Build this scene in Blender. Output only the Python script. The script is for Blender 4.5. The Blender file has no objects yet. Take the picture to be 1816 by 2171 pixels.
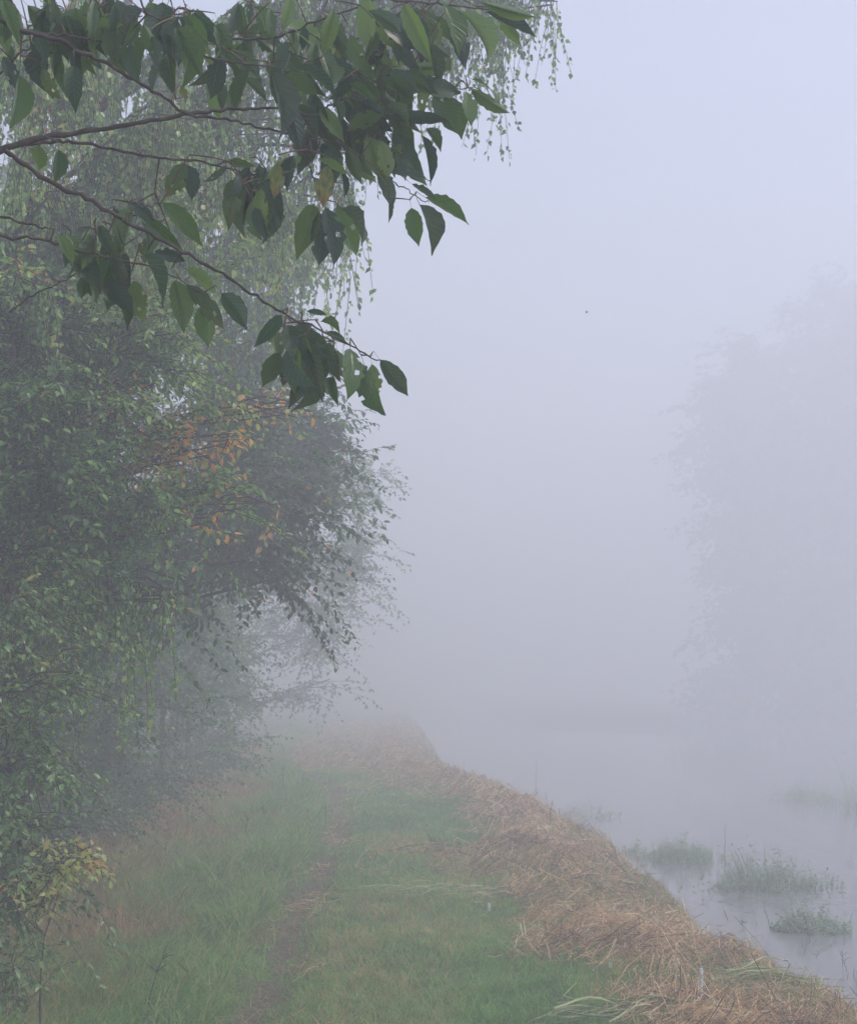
import bpy, math
import numpy as np
from mathutils import Vector, Matrix, Euler

rng = np.random.default_rng(11)
S = bpy.context.scene
C = S.collection
R = math.radians

# ------------------------------------------------------------------ camera
CAM = np.array([0.0, 0.0, 1.65])
FPX = 2982.0                                   # focal length in photo pixels (1816 x 2171)
cam_d = bpy.data.cameras.new('camera')
cam = bpy.data.objects.new('camera', cam_d)
C.objects.link(cam)
cam.location = CAM
cam.rotation_euler = Euler((R(90 + 6.97), 0, R(-1.11)), 'XYZ')
cam_d.sensor_fit = 'VERTICAL'
cam_d.sensor_height = 24.0
cam_d.lens = FPX / 2171 * 24.0
cam_d.clip_end = 5000
S.camera = cam
RC = np.array(cam.rotation_euler.to_matrix())

# ------------------------------------------------------------------ light
SUN_EL, SUN_AZ = 50.0, 92.0                    # azimuth clockwise from +Y
w = bpy.data.worlds.new('World')
S.world = w
w.use_nodes = True
nt = w.node_tree
nt.nodes.clear()
sky = nt.nodes.new('ShaderNodeTexSky')
sky.sky_type = 'NISHITA'
sky.sun_disc = False
sky.sun_elevation = R(SUN_EL)
sky.sun_rotation = R(SUN_AZ)
sky.air_density = 1.0
sky.dust_density = 1.0
sky.ozone_density = 2.0
bg = nt.nodes.new('ShaderNodeBackground')
bg.inputs['Strength'].default_value = 0.10
wo = nt.nodes.new('ShaderNodeOutputWorld')
nt.links.new(sky.outputs[0], bg.inputs[0])
nt.links.new(bg.outputs[0], wo.inputs[0])
sl = bpy.data.lights.new('sun', 'SUN')
sl.energy = 1.5
sl.angle = R(18)
sl.color = (1.0, 0.88, 0.84)
so = bpy.data.objects.new('sun', sl)
C.objects.link(so)
sd = Vector((math.sin(R(SUN_AZ)) * math.cos(R(SUN_EL)), math.cos(R(SUN_AZ)) * math.cos(R(SUN_EL)), math.sin(R(SUN_EL))))
so.rotation_euler = sd.to_track_quat('Z', 'Y').to_euler()
so.location = (0, 0, 40)
S.view_settings.view_transform = 'Standard'
S.view_settings.look = 'None'
S.view_settings.gamma = 1
S.view_settings.exposure = 1.22
cy = S.cycles
cy.max_bounces = 14
cy.diffuse_bounces = 3
cy.glossy_bounces = 3
cy.transmission_bounces = 4
cy.transparent_max_bounces = 8
cy.volume_bounces = 10
cy.use_denoising = True
cy.sample_clamp_indirect = 4
FOG = 0.0345
FOG_TOP = 27.5
FOG_COL = (0.984, 0.985, 0.997)

# ------------------------------------------------------------------ helpers
def P(px, py, d):
    """point seen at photo pixel (px, py), d metres along the view axis"""
    px = np.asarray(px, float); py = np.asarray(py, float); d = np.asarray(d, float)
    v = np.stack([(px - 908) / FPX * d, -(py - 1085.5) / FPX * d, -d * np.ones_like(px)], -1)
    return v @ RC.T + CAM

def proj(p):
    v = (np.asarray(p) - CAM) @ RC
    d = -v[..., 2]
    return 908 + v[..., 0] / d * FPX, 1085.5 - v[..., 1] / d * FPX, d

_tab = rng.random((256, 256))
def vnoise(x, y, s):
    x = np.asarray(x, float) * s + 1000; y = np.asarray(y, float) * s + 1000
    ix = np.floor(x).astype(int); iy = np.floor(y).astype(int)
    fx = x - ix; fy = y - iy
    fx = fx * fx * (3 - 2 * fx); fy = fy * fy * (3 - 2 * fy)
    a = _tab[ix % 256, iy % 256]; b = _tab[(ix + 1) % 256, iy % 256]
    c = _tab[ix % 256, (iy + 1) % 256]; d = _tab[(ix + 1) % 256, (iy + 1) % 256]
    return (a + (b - a) * fx) * (1 - fy) + (c + (d - c) * fx) * fy

def sstep(a, b, x):
    t = np.clip((np.asarray(x, float) - a) / (b - a), 0, 1)
    return t * t * (3 - 2 * t)

def unit(v):
    return v / np.maximum(np.linalg.norm(v, axis=-1, keepdims=True), 1e-9)

WATER = -0.72
def bend(y):
    q = np.maximum(np.asarray(y, float) - 15.5, 0)
    return np.where(q < 10, -0.0085 * q * q, -0.85 - .8 * (1 - np.exp(-np.maximum(q - 10, 0) * .21)))

def gz(x, y):
    """height of the ground"""
    x = np.asarray(x, float); y = np.asarray(y, float)
    u = x - bend(y)
    z = 0.10 * sstep(-1.9, -2.8, u) + 0.5 * sstep(-3, -9, u)
    z = z + (vnoise(x, y, 1.1) - .5) * 0.07 + (vnoise(x, y, 4.0) - .5) * 0.03
    z = z - 0.06 * sstep(1.3, 2.2, u)
    z = z - 0.045 * np.exp(-((u + 0.70) / 0.16) ** 2)
    z = z - 0.03 * np.exp(-((u - 0.62) / 0.2) ** 2)
    crest = 2.12 + .36 * sstep(11, 7, y) + (vnoise(y, y * 0, 0.8) - .5) * 0.3
    heap = 0.5 + vnoise(x, y, 1.6)
    z = z + 0.07 * np.exp(-((u - 1.5) / 0.42) ** 2) * heap
    z = z + 0.03 * np.exp(-((u - 2.0) / 0.3) ** 2) * (0.4 + vnoise(x, y, 2.3))
    z = z - 0.15 * np.exp(-((y - 12.5) / 4.5) ** 2) * sstep(1.0, 2.0, u) - .05 * sstep(1.4, 2.1, u)
    dn = sstep(0, 1.05, u - crest)
    z = z - 1.05 * dn - 0.6 * sstep(1.0, 4, u - crest)
    z = z + (vnoise(x, y, 7.0) - .4) * .07 * sstep(.9, 1.3, u) * (1 - dn) + (vnoise(x, y, 3.1) - .6) * .07 * sstep(.9, 1.3, u) * (1 - dn)
    far = sstep(72, 84, y + 0.25 * (x - 12)) * sstep(5, 9, x)
    z = z + far * 2.0
    return z

MATS = {}
def mat(name, build):
    if name not in MATS:
        m = bpy.data.materials.new(name)
        m.use_nodes = True
        n = m.node_tree
        n.nodes.clear()
        out = n.nodes.new('ShaderNodeOutputMaterial')
        build(n, out)
        MATS[name] = m
    return MATS[name]

def N(n, kind, **kw):
    a = n.nodes.new(kind)
    for k, v in kw.items():
        if k in ('data_type', 'attribute_name', 'operation', 'blend_type', 'noise_dimensions', 'interpolation', 'feature', 'wave_type', 'bands_direction'):
            setattr(a, k, v)
        else:
            a.inputs[k].default_value = v
    return a

def ramp(n, fac, stops):
    r = n.nodes.new('ShaderNodeValToRGB')
    while len(r.color_ramp.elements) < len(stops):
        r.color_ramp.elements.new(0.5)
    for e, (p, c) in zip(r.color_ramp.elements, stops):
        e.position = p
        e.color = (*c, 1)
    n.links.new(fac, r.inputs[0])
    return r.outputs[0]

def leafy(stops, rough=0.45, trans=0.35, spec=0.5, noise=40):
    """thin leaf: colour from the 'hue' attribute, part of the light goes through"""
    def b(n, out):
        at = N(n, 'ShaderNodeAttribute', attribute_name='hue')
        col = ramp(n, at.outputs['Fac'], stops)
        tc = n.nodes.new('ShaderNodeTexCoord')
        no = N(n, 'ShaderNodeTexNoise', Scale=noise, Detail=2.0)
        n.links.new(tc.outputs['Object'], no.inputs['Vector'])
        hs = N(n, 'ShaderNodeHueSaturation')
        mr = N(n, 'ShaderNodeMapRange')
        mr.inputs['From Min'].default_value = .3; mr.inputs['From Max'].default_value = .7
        mr.inputs['To Min'].default_value = .75; mr.inputs['To Max'].default_value = 1.25
        n.links.new(no.outputs['Fac'], mr.inputs['Value'])
        n.links.new(mr.outputs[0], hs.inputs['Value'])
        n.links.new(col, hs.inputs['Color'])
        p = N(n, 'ShaderNodeBsdfPrincipled', Roughness=rough)
        p.inputs['Specular IOR Level'].default_value = spec
        n.links.new(hs.outputs[0], p.inputs['Base Color'])
        if trans > 0:
            t = n.nodes.new('ShaderNodeBsdfTranslucent')
            hs2 = N(n, 'ShaderNodeHueSaturation', Saturation=1.15, Value=1.3)
            n.links.new(hs.outputs[0], hs2.inputs['Color'])
            n.links.new(hs2.outputs[0], t.inputs['Color'])
            mx = n.nodes.new('ShaderNodeMixShader')
            mx.inputs[0].default_value = trans
            n.links.new(p.outputs[0], mx.inputs[1]); n.links.new(t.outputs[0], mx.inputs[2])
            n.links.new(mx.outputs[0], out.inputs['Surface'])
        else:
            n.links.new(p.outputs[0], out.inputs['Surface'])
    return b

GREENS = [(0, (.025, .055, .024)), (.35, (.06, .13, .044)), (.6, (.15, .27, .08)), (.8, (.32, .43, .12)),
          (.88, (.45, .38, .12)), (.93, (.75, .40, .14)), (1, (.80, .36, .16))]
M_BIRCH = mat('birch_leaf_skin', leafy([(0, (.045, .09, .038)), (.35, (.13, .25, .075)), (.6, (.28, .46, .13)), (.8, (.52, .62, .20)),
          (.88, (.55, .46, .14)), (.93, (.85, .46, .16)), (1, (.88, .42, .20))], rough=.32, trans=.4))
M_ELM = mat('broad_leaf_skin', leafy(GREENS, rough=.45, trans=.35))
M_SHRUB = mat('shrub_leaf_skin', leafy([(0, (.035, .08, .035)), (.5, (.11, .22, .07)), (.8, (.26, .41, .13)), (.9, (.20, .20, .05)), (1, (.38, .32, .08))], rough=.25, trans=.25))
M_WPLANT = mat('water_plant_skin', leafy([(0, (.16, .24, .12)), (1, (.42, .54, .33))], rough=.5, trans=.3, noise=8))  # pale grey-green puts the thicker mist over the water into the plant colour
M_DARK = mat('poplar_leaf_skin', leafy([(0, (.018, .034, .018)), (1, (.04, .065, .03))], rough=.7, trans=.1, spec=.1))
M_GRASS = mat('grass_blade', leafy([(0, (.06, .12, .035)), (.3, (.15, .31, .08)), (.55, (.27, .47, .13)), (.7, (.44, .50, .18)), (.82, (.42, .31, .15)), (1, (.60, .46, .26))], rough=.5, trans=.42, noise=8))
M_STRAW = mat('dead_straw', leafy([(0, (.06, .040, .027)), (.22, (.34, .205, .105)), (.5, (.68, .42, .215)), (.8, (.87, .63, .36)), (1, (.9, .82, .58))], rough=.6, trans=.3, noise=10))
M_REED = mat('cut_green_reed', leafy([(0, (.09, .14, .055)), (.4, (.24, .32, .13)), (.7, (.46, .50, .24)), (1, (.74, .70, .46))], rough=.45, trans=.2, noise=12))

def b_bark(n, out):
    tc = n.nodes.new('ShaderNodeTexCoord')
    no = N(n, 'ShaderNodeTexNoise', Scale=35.0, Detail=6.0)
    n.links.new(tc.outputs['Object'], no.inputs['Vector'])
    col = ramp(n, no.outputs['Fac'], [(.3, (.032, .022, .020)), (.55, (.075, .052, .046)), (.75, (.15, .11, .095))])
    p = N(n, 'ShaderNodeBsdfPrincipled', Roughness=.75)
    bp = N(n, 'ShaderNodeBump', Strength=.5, Distance=.004)
    n.links.new(no.outputs['Fac'], bp.inputs['Height'])
    n.links.new(bp.outputs[0], p.inputs['Normal'])
    n.links.new(col, p.inputs['Base Color'])
    n.links.new(p.outputs[0], out.inputs['Surface'])
M_BARK = mat('bark', b_bark)

def b_cherry(n, out):
    uv = n.nodes.new('ShaderNodeUVMap')
    sx = n.nodes.new('ShaderNodeSeparateXYZ')
    n.links.new(uv.outputs[0], sx.inputs[0])
    def m(op, a, b=None, clamp=False):
        q = n.nodes.new('ShaderNodeMath'); q.operation = op; q.use_clamp = clamp
        for i, v in enumerate((a, b)):
            if v is None: continue
            if isinstance(v, (int, float)): q.inputs[i].default_value = v
            else: n.links.new(v, q.inputs[i])
        return q.outputs[0]
    across = m('ABSOLUTE', m('SUBTRACT', sx.outputs[0], .5))
    rib = m('SUBTRACT', 1.0, m('MULTIPLY', across, 34.0), True)
    ph = m('SUBTRACT', m('MULTIPLY', sx.outputs[1], 9.0), m('MULTIPLY', across, 5.0))
    fr = m('ABSOLUTE', m('SUBTRACT', m('FRACT', ph), .5))
    vein = m('MULTIPLY', m('SUBTRACT', 1.0, m('MULTIPLY', fr, 9.0), True), .55)
    vm = m('MAXIMUM', rib, vein)
    oi = n.nodes.new('ShaderNodeObjectInfo')
    tn = N(n, 'ShaderNodeAttribute', attribute_name='tone')
    col = ramp(n, m('FRACT', m('ADD', oi.outputs['Random'], tn.outputs['Fac'])), [(0, (.030, .070, .042)), (.35, (.045, .10, .046)), (.6, (.062, .13, .036)), (.8, (.105, .195, .05)), (1, (.19, .29, .085))])
    tc = n.nodes.new('ShaderNodeTexCoord')
    no = N(n, 'ShaderNodeTexNoise', Scale=5.0, Detail=5.0)
    n.links.new(tc.outputs['Object'], no.inputs['Vector'])
    at = N(n, 'ShaderNodeAttribute', attribute_name='sick')
    sick = m('MULTIPLY', at.outputs['Fac'], m('MULTIPLY', m('SUBTRACT', no.outputs['Fac'], .30, True), 3.2), True)
    ycol = ramp(n, sx.outputs[1], [(0, (.16, .19, .05)), (.6, (.30, .27, .07)), (.95, (.36, .15, .06))])
    mx = N(n, 'ShaderNodeMixRGB')
    n.links.new(sick, mx.inputs[0]); n.links.new(col, mx.inputs[1]); n.links.new(ycol, mx.inputs[2])
    # brown specks
    vo = N(n, 'ShaderNodeTexVoronoi', Scale=9.0)
    n.links.new(tc.outputs['Object'], vo.inputs['Vector'])
    sp = m('MULTIPLY', m('SUBTRACT', 1.0, m('MULTIPLY', vo.outputs['Distance'], 9.0), True), .8)
    mx1 = N(n, 'ShaderNodeMixRGB'); mx1.inputs[2].default_value = (.05, .03, .015, 1)
    n.links.new(sp, mx1.inputs[0]); n.links.new(mx.outputs[0], mx1.inputs[1])
    mx2 = N(n, 'ShaderNodeMixRGB'); mx2.inputs[2].default_value = (.20, .24, .11, 1)
    n.links.new(m('MULTIPLY', vm, .45), mx2.inputs[0]); n.links.new(mx1.outputs[0], mx2.inputs[1])
    p = N(n, 'ShaderNodeBsdfPrincipled', Roughness=.28)
    n.links.new(mx2.outputs[0], p.inputs['Base Color'])
    bp = N(n, 'ShaderNodeBump', Strength=.55, Distance=.003)
    n.links.new(m('SUBTRACT', 1.0, vm), bp.inputs['Height'])
    n.links.new(bp.outputs[0], p.inputs['Normal'])
    t = n.nodes.new('ShaderNodeBsdfTranslucent')
    hs = N(n, 'ShaderNodeHueSaturation', Saturation=1.15, Value=1.5)
    n.links.new(mx2.outputs[0], hs.inputs['Color']); n.links.new(hs.outputs[0], t.inputs['Color'])
    ms = n.nodes.new('ShaderNodeMixShader'); ms.inputs[0].default_value = .33
    n.links.new(p.outputs[0], ms.inputs[1]); n.links.new(t.outputs[0], ms.inputs[2])
    n.links.new(ms.outputs[0], out.inputs['Surface'])
M_CHERRY = mat('cherry_leaf_skin', b_cherry)

def flat_mat(name, c, rough=.6):
    def b(n, out):
        tc = n.nodes.new('ShaderNodeTexCoord')
        no = N(n, 'ShaderNodeTexNoise', Scale=60.0, Detail=3.0)
        n.links.new(tc.outputs['Object'], no.inputs['Vector'])
        col = ramp(n, no.outputs['Fac'], [(.3, tuple(v * .7 for v in c)), (.7, tuple(min(1, v * 1.2) for v in c))])
        p = N(n, 'ShaderNodeBsdfPrincipled', Roughness=rough)
        n.links.new(col, p.inputs['Base Color']); n.links.new(p.outputs[0], out.inputs['Surface'])
    return mat(name, b)
M_STEM = flat_mat('petiole_red_green', (.13, .085, .045))
M_PALE = flat_mat('pale_reed_stub', (.82, .87, .80), .45)
M_DARKSTEM = flat_mat('dark_dead_stem', (.06, .05, .04), .8)
M_BUG = flat_mat('insect_shell', (.03, .03, .035), .5)

def b_ground(n, out):
    geo = n.nodes.new('ShaderNodeNewGeometry')
    at = N(n, 'ShaderNodeAttribute', attribute_name='zone')
    n1 = N(n, 'ShaderNodeTexNoise', Scale=1.3, Detail=8.0, Roughness=.7)
    n2 = N(n, 'ShaderNodeTexNoise', Scale=22.0, Detail=6.0, Roughness=.75)
    for q in (n1, n2): n.links.new(geo.outputs['Position'], q.inputs['Vector'])
    green = ramp(n, n2.outputs['Fac'], [(.3, (.08, .12, .045)), (.5, (.15, .22, .075)), (.72, (.24, .27, .11))])
    brown = ramp(n, n2.outputs['Fac'], [(.3, (.055, .040, .026)), (.5, (.16, .115, .070)), (.72, (.32, .23, .145))])
    m1 = n.nodes.new('ShaderNodeMath'); m1.operation = 'ADD'
    m0 = n.nodes.new('ShaderNodeMath'); m0.operation = 'MULTIPLY_ADD'; m0.inputs[1].default_value = .8; m0.inputs[2].default_value = -.4
    n.links.new(n1.outputs['Fac'], m0.inputs[0])
    n.links.new(m0.outputs[0], m1.inputs[0]); n.links.new(at.outputs['Fac'], m1.inputs[1]); m1.use_clamp = True
    mx = N(n, 'ShaderNodeMixRGB')
    n.links.new(m1.outputs[0], mx.inputs[0]); n.links.new(green, mx.inputs[1]); n.links.new(brown, mx.inputs[2])
    p = N(n, 'ShaderNodeBsdfPrincipled', Roughness=.95)
    bp = N(n, 'ShaderNodeBump', Strength=.8, Distance=.03)
    n.links.new(n2.outputs['Fac'], bp.inputs['Height']); n.links.new(bp.outputs[0], p.inputs['Normal'])
    n.links.new(mx.outputs[0], p.inputs['Base Color']); n.links.new(p.outputs[0], out.inputs['Surface'])
M_GROUND = mat('turf_and_earth', b_ground)

def b_water(n, out):
    geo = n.nodes.new('ShaderNodeNewGeometry')
    mp = n.nodes.new('ShaderNodeMapping'); mp.inputs['Scale'].default_value = (1, .55, 1)
    n.links.new(geo.outputs['Position'], mp.inputs['Vector'])
    n1 = N(n, 'ShaderNodeTexNoise', Scale=5.0, Detail=3.0)
    n.links.new(mp.outputs[0], n1.inputs['Vector'])
    bp = N(n, 'ShaderNodeBump', Strength=.16, Distance=.02)
    n.links.new(n1.outputs['Fac'], bp.inputs['Height'])
    p = N(n, 'ShaderNodeBsdfPrincipled', Roughness=.06, IOR=1.333)
    p.inputs['Base Color'].default_value = (.235, .24, .235, 1)
    n.links.new(bp.outputs[0], p.inputs['Normal'])
    n.links.new(p.outputs[0], out.inputs['Surface'])
M_WATER = mat('still_lake_water', b_water)

def mesh(name, V, F, mats, hue=None, uv=None, fmat=None, smooth=False, extra=None):
    """mesh from numpy arrays; F is an (n, k) array or a list of such arrays"""
    V = np.asarray(V, np.float32)
    Fs = F if isinstance(F, list) else [F]
    Fs = [np.asarray(f, np.int32) for f in Fs if len(f)]
    me = bpy.data.meshes.new(name)
    me.vertices.add(len(V))
    me.vertices.foreach_set('co', V.ravel())
    idx = np.concatenate([f.ravel() for f in Fs])
    cnt = np.concatenate([np.full(len(f), f.shape[1], np.int32) for f in Fs])
    me.loops.add(len(idx))
    me.loops.foreach_set('vertex_index', idx)
    me.polygons.add(len(cnt))
    st = np.zeros(len(cnt), np.int32); st[1:] = np.cumsum(cnt)[:-1]
    me.polygons.foreach_set('loop_start', st)
    for m in (mats if isinstance(mats, (list, tuple)) else [mats]):
        me.materials.append(m)
    if fmat is not None:
        me.polygons.foreach_set('material_index', np.asarray(fmat, np.int32))
    if smooth:
        me.polygons.foreach_set('use_smooth', np.ones(len(cnt), bool))
    for key, val in ([('hue', hue)] if hue is not None else []) + list((extra or {}).items()):
        a = me.attributes.new(key, 'FLOAT', 'POINT')
        a.data.foreach_set('value', np.broadcast_to(np.asarray(val, np.float32), (len(V),)).copy())
    if uv is not None:
        l = me.uv_layers.new(name='UVMap')
        l.data.foreach_set('uv', np.asarray(uv, np.float32)[idx].ravel())
    me.update(calc_edges=True)
    return me

def obj(name, me, parent=None, loc=None, **props):
    o = bpy.data.objects.new(name, me)
    C.objects.link(o)
    if parent is not None:
        o.parent = parent
    if loc is not None:
        o.location = loc
    for k, v in props.items():
        if v is not None:
            o[k] = v
    return o

def tubes(pts, rad, k=4):
    """pts (n, p, 3), rad (n, p) -> open tubes"""
    pts = np.asarray(pts, float); n, p, _ = pts.shape
    rad = np.broadcast_to(rad, (n, p))
    t = unit(np.gradient(pts, axis=1))
    ref = np.tile(np.array([0.13, 0.21, 1.0]), (n, p, 1))
    ref[np.abs(t[..., 2]) > .93] = (1, .1, 0)
    a = unit(np.cross(t, ref)); b = np.cross(t, a)
    th = np.arange(k) * 2 * math.pi / k
    V = pts[:, :, None] + rad[:, :, None, None] * (a[:, :, None] * np.cos(th)[None, None, :, None] + b[:, :, None] * np.sin(th)[None, None, :, None])
    base = (np.arange(n)[:, None, None] * p + np.arange(p - 1)[None, :, None]) * k
    j = np.arange(k)[None, None, :]; j2 = (j + 1) % k
    F = np.stack([base + j, base + j2, base + k + j2, base + k + j], -1).reshape(-1, 4)
    return V.reshape(-1, 3), F

def merge(parts):
    Vs, Fs, o = [], [], 0
    for V, F in parts:
        Vs.append(V); Fs.append(F + o); o += len(V)
    return np.concatenate(Vs), np.concatenate(Fs)

def resample(pts, n):
    """smooth curve through points"""
    pts = np.asarray(pts, float)
    if len(pts) == 2:
        t = np.linspace(0, 1, n)[:, None]
        return pts[0] * (1 - t) + pts[1] * t
    Q = np.concatenate([[2 * pts[0] - pts[1]], pts, [2 * pts[-1] - pts[-2]]])
    T = np.linspace(0, len(pts) - 1 - 1e-6, n)
    out = []
    for t in T:
        i = int(t); f = t - i
        a, b, c, d = Q[i:i + 4]
        out.append(.5 * (2 * b + (c - a) * f + (2 * a - 5 * b + 4 * c - d) * f * f + (3 * b - a - 3 * c + d) * f ** 3))
    return np.array(out)

# leaf shapes: x along the leaf, y across, z up
KITE_V = np.array([[0, 0, 0], [.52, 0, -.05], [1, 0, -.10], [.36, -.33, .05], [.36, .33, .05]])
KITE_F = np.array([[0, 3, 1], [3, 2, 1], [0, 1, 4], [1, 2, 4]])
OVAL_V = np.array([[0, 0, 0], [.5, 0, -.04], [1, 0, -.14], [.25, -.24, .05], [.65, -.22, .02], [.25, .24, .05], [.65, .22, .02]])
OVAL_F = np.array([[0, 3, 1], [3, 4, 1], [4, 2, 1], [0, 1, 5], [5, 1, 6], [6, 1, 2]])

def leaves(pos, d, nrm, size, hue, shape='kite'):
    """many leaves as one vertex / face array"""
    TV, TF = (KITE_V, KITE_F) if shape == 'kite' else (OVAL_V, OVAL_F)
    X = unit(d); Y = unit(np.cross(nrm, X)); Z = np.cross(X, Y)
    s = np.asarray(size)[:, None, None]
    V = pos[:, None] + s * (TV[None, :, 0:1] * X[:, None] + TV[None, :, 1:2] * Y[:, None] + TV[None, :, 2:3] * Z[:, None])
    F = TF[None] + (np.arange(len(pos)) * len(TV))[:, None, None]
    return V.reshape(-1, 3), F.reshape(-1, 3), np.repeat(hue, len(TV))

# ------------------------------------------------------------------ ground
ys = np.concatenate([np.arange(-30, 4, 2.0), np.arange(4, 14, .1), np.arange(14, 34, .2), np.arange(34, 80, 1.0), np.arange(80, 421, 20)])
xs = np.concatenate([np.arange(-400, -40, 20), np.arange(-40, -6, 1.0), np.arange(-6, 5, .1), np.arange(5, 60, 1.0), np.arange(60, 421, 20)])
GX, GY = np.meshgrid(xs, ys)
GZ = gz(GX, GY)
U = GX - bend(GY)
zone = np.clip(0.85 * sstep(.75, 1.15, U + (vnoise(GX, GY, 2.5) - .5) * .6) + .7 * sstep(-1.75, -2.5, U + (vnoise(GX, GY, 1.5) - .5) * .6)
               + .75 * np.exp(-((U + .70) / .19) ** 2) * sstep(.0, .3, vnoise(GX, GY, 1.2)) * 1.5, 0, 1.2)
nx, ny = len(xs), len(ys)
i = (np.arange(ny - 1)[:, None] * nx + np.arange(nx - 1)[None]).ravel()
F = np.stack([i, i + 1, i + nx + 1, i + nx], -1)
V = np.stack([GX, GY, GZ], -1).reshape(-1, 3)
obj('ground', mesh('ground', V, F, M_GROUND, smooth=True, extra={'zone': zone.ravel()}), kind='structure')

V = np.array([[1.2, -30, WATER], [410, -30, WATER], [410, 410, WATER], [1.2 - 14, 410, WATER], [1.2 - 14, 60, WATER], [1.2 - 3, 34, WATER], [1.2, 20, WATER]])
obj('lake_water', mesh('lake_water', V, np.array([[0, 1, 2, 3, 4, 5, 6]]), M_WATER), kind='structure')

# ------------------------------------------------------------------ trees
def pick_front(pos, size, n=300):
    px, py, d = proj(pos)
    ok = (px > 0) & (px < 1816) & (py > 0) & (py < 2171) & (d > 1)
    score = np.where(ok, size / d, 0)
    return np.argsort(-score)[:n]

def leaf_objects(parent, sel, pos, d, nrm, size, hue, shape, m, name='leaf'):
    TV, TF = (KITE_V, KITE_F) if shape == 'kite' else (OVAL_V, OVAL_F)
    cache = {}
    X = unit(d); Y = unit(np.cross(nrm, X)); Z = np.cross(X, Y)
    for k in sel:
        h = round(float(hue[k]) * 12) / 12
        if h not in cache:
            cache[h] = mesh('leaf', TV, TF, m, hue=h)
        o = obj(name, cache[h], parent)
        M = np.eye(4)
        M[:3, 0] = X[k] * size[k]; M[:3, 1] = Y[k] * size[k]; M[:3, 2] = Z[k] * size[k]; M[:3, 3] = pos[k]
        o.matrix_basis = Matrix(M.tolist())

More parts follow.
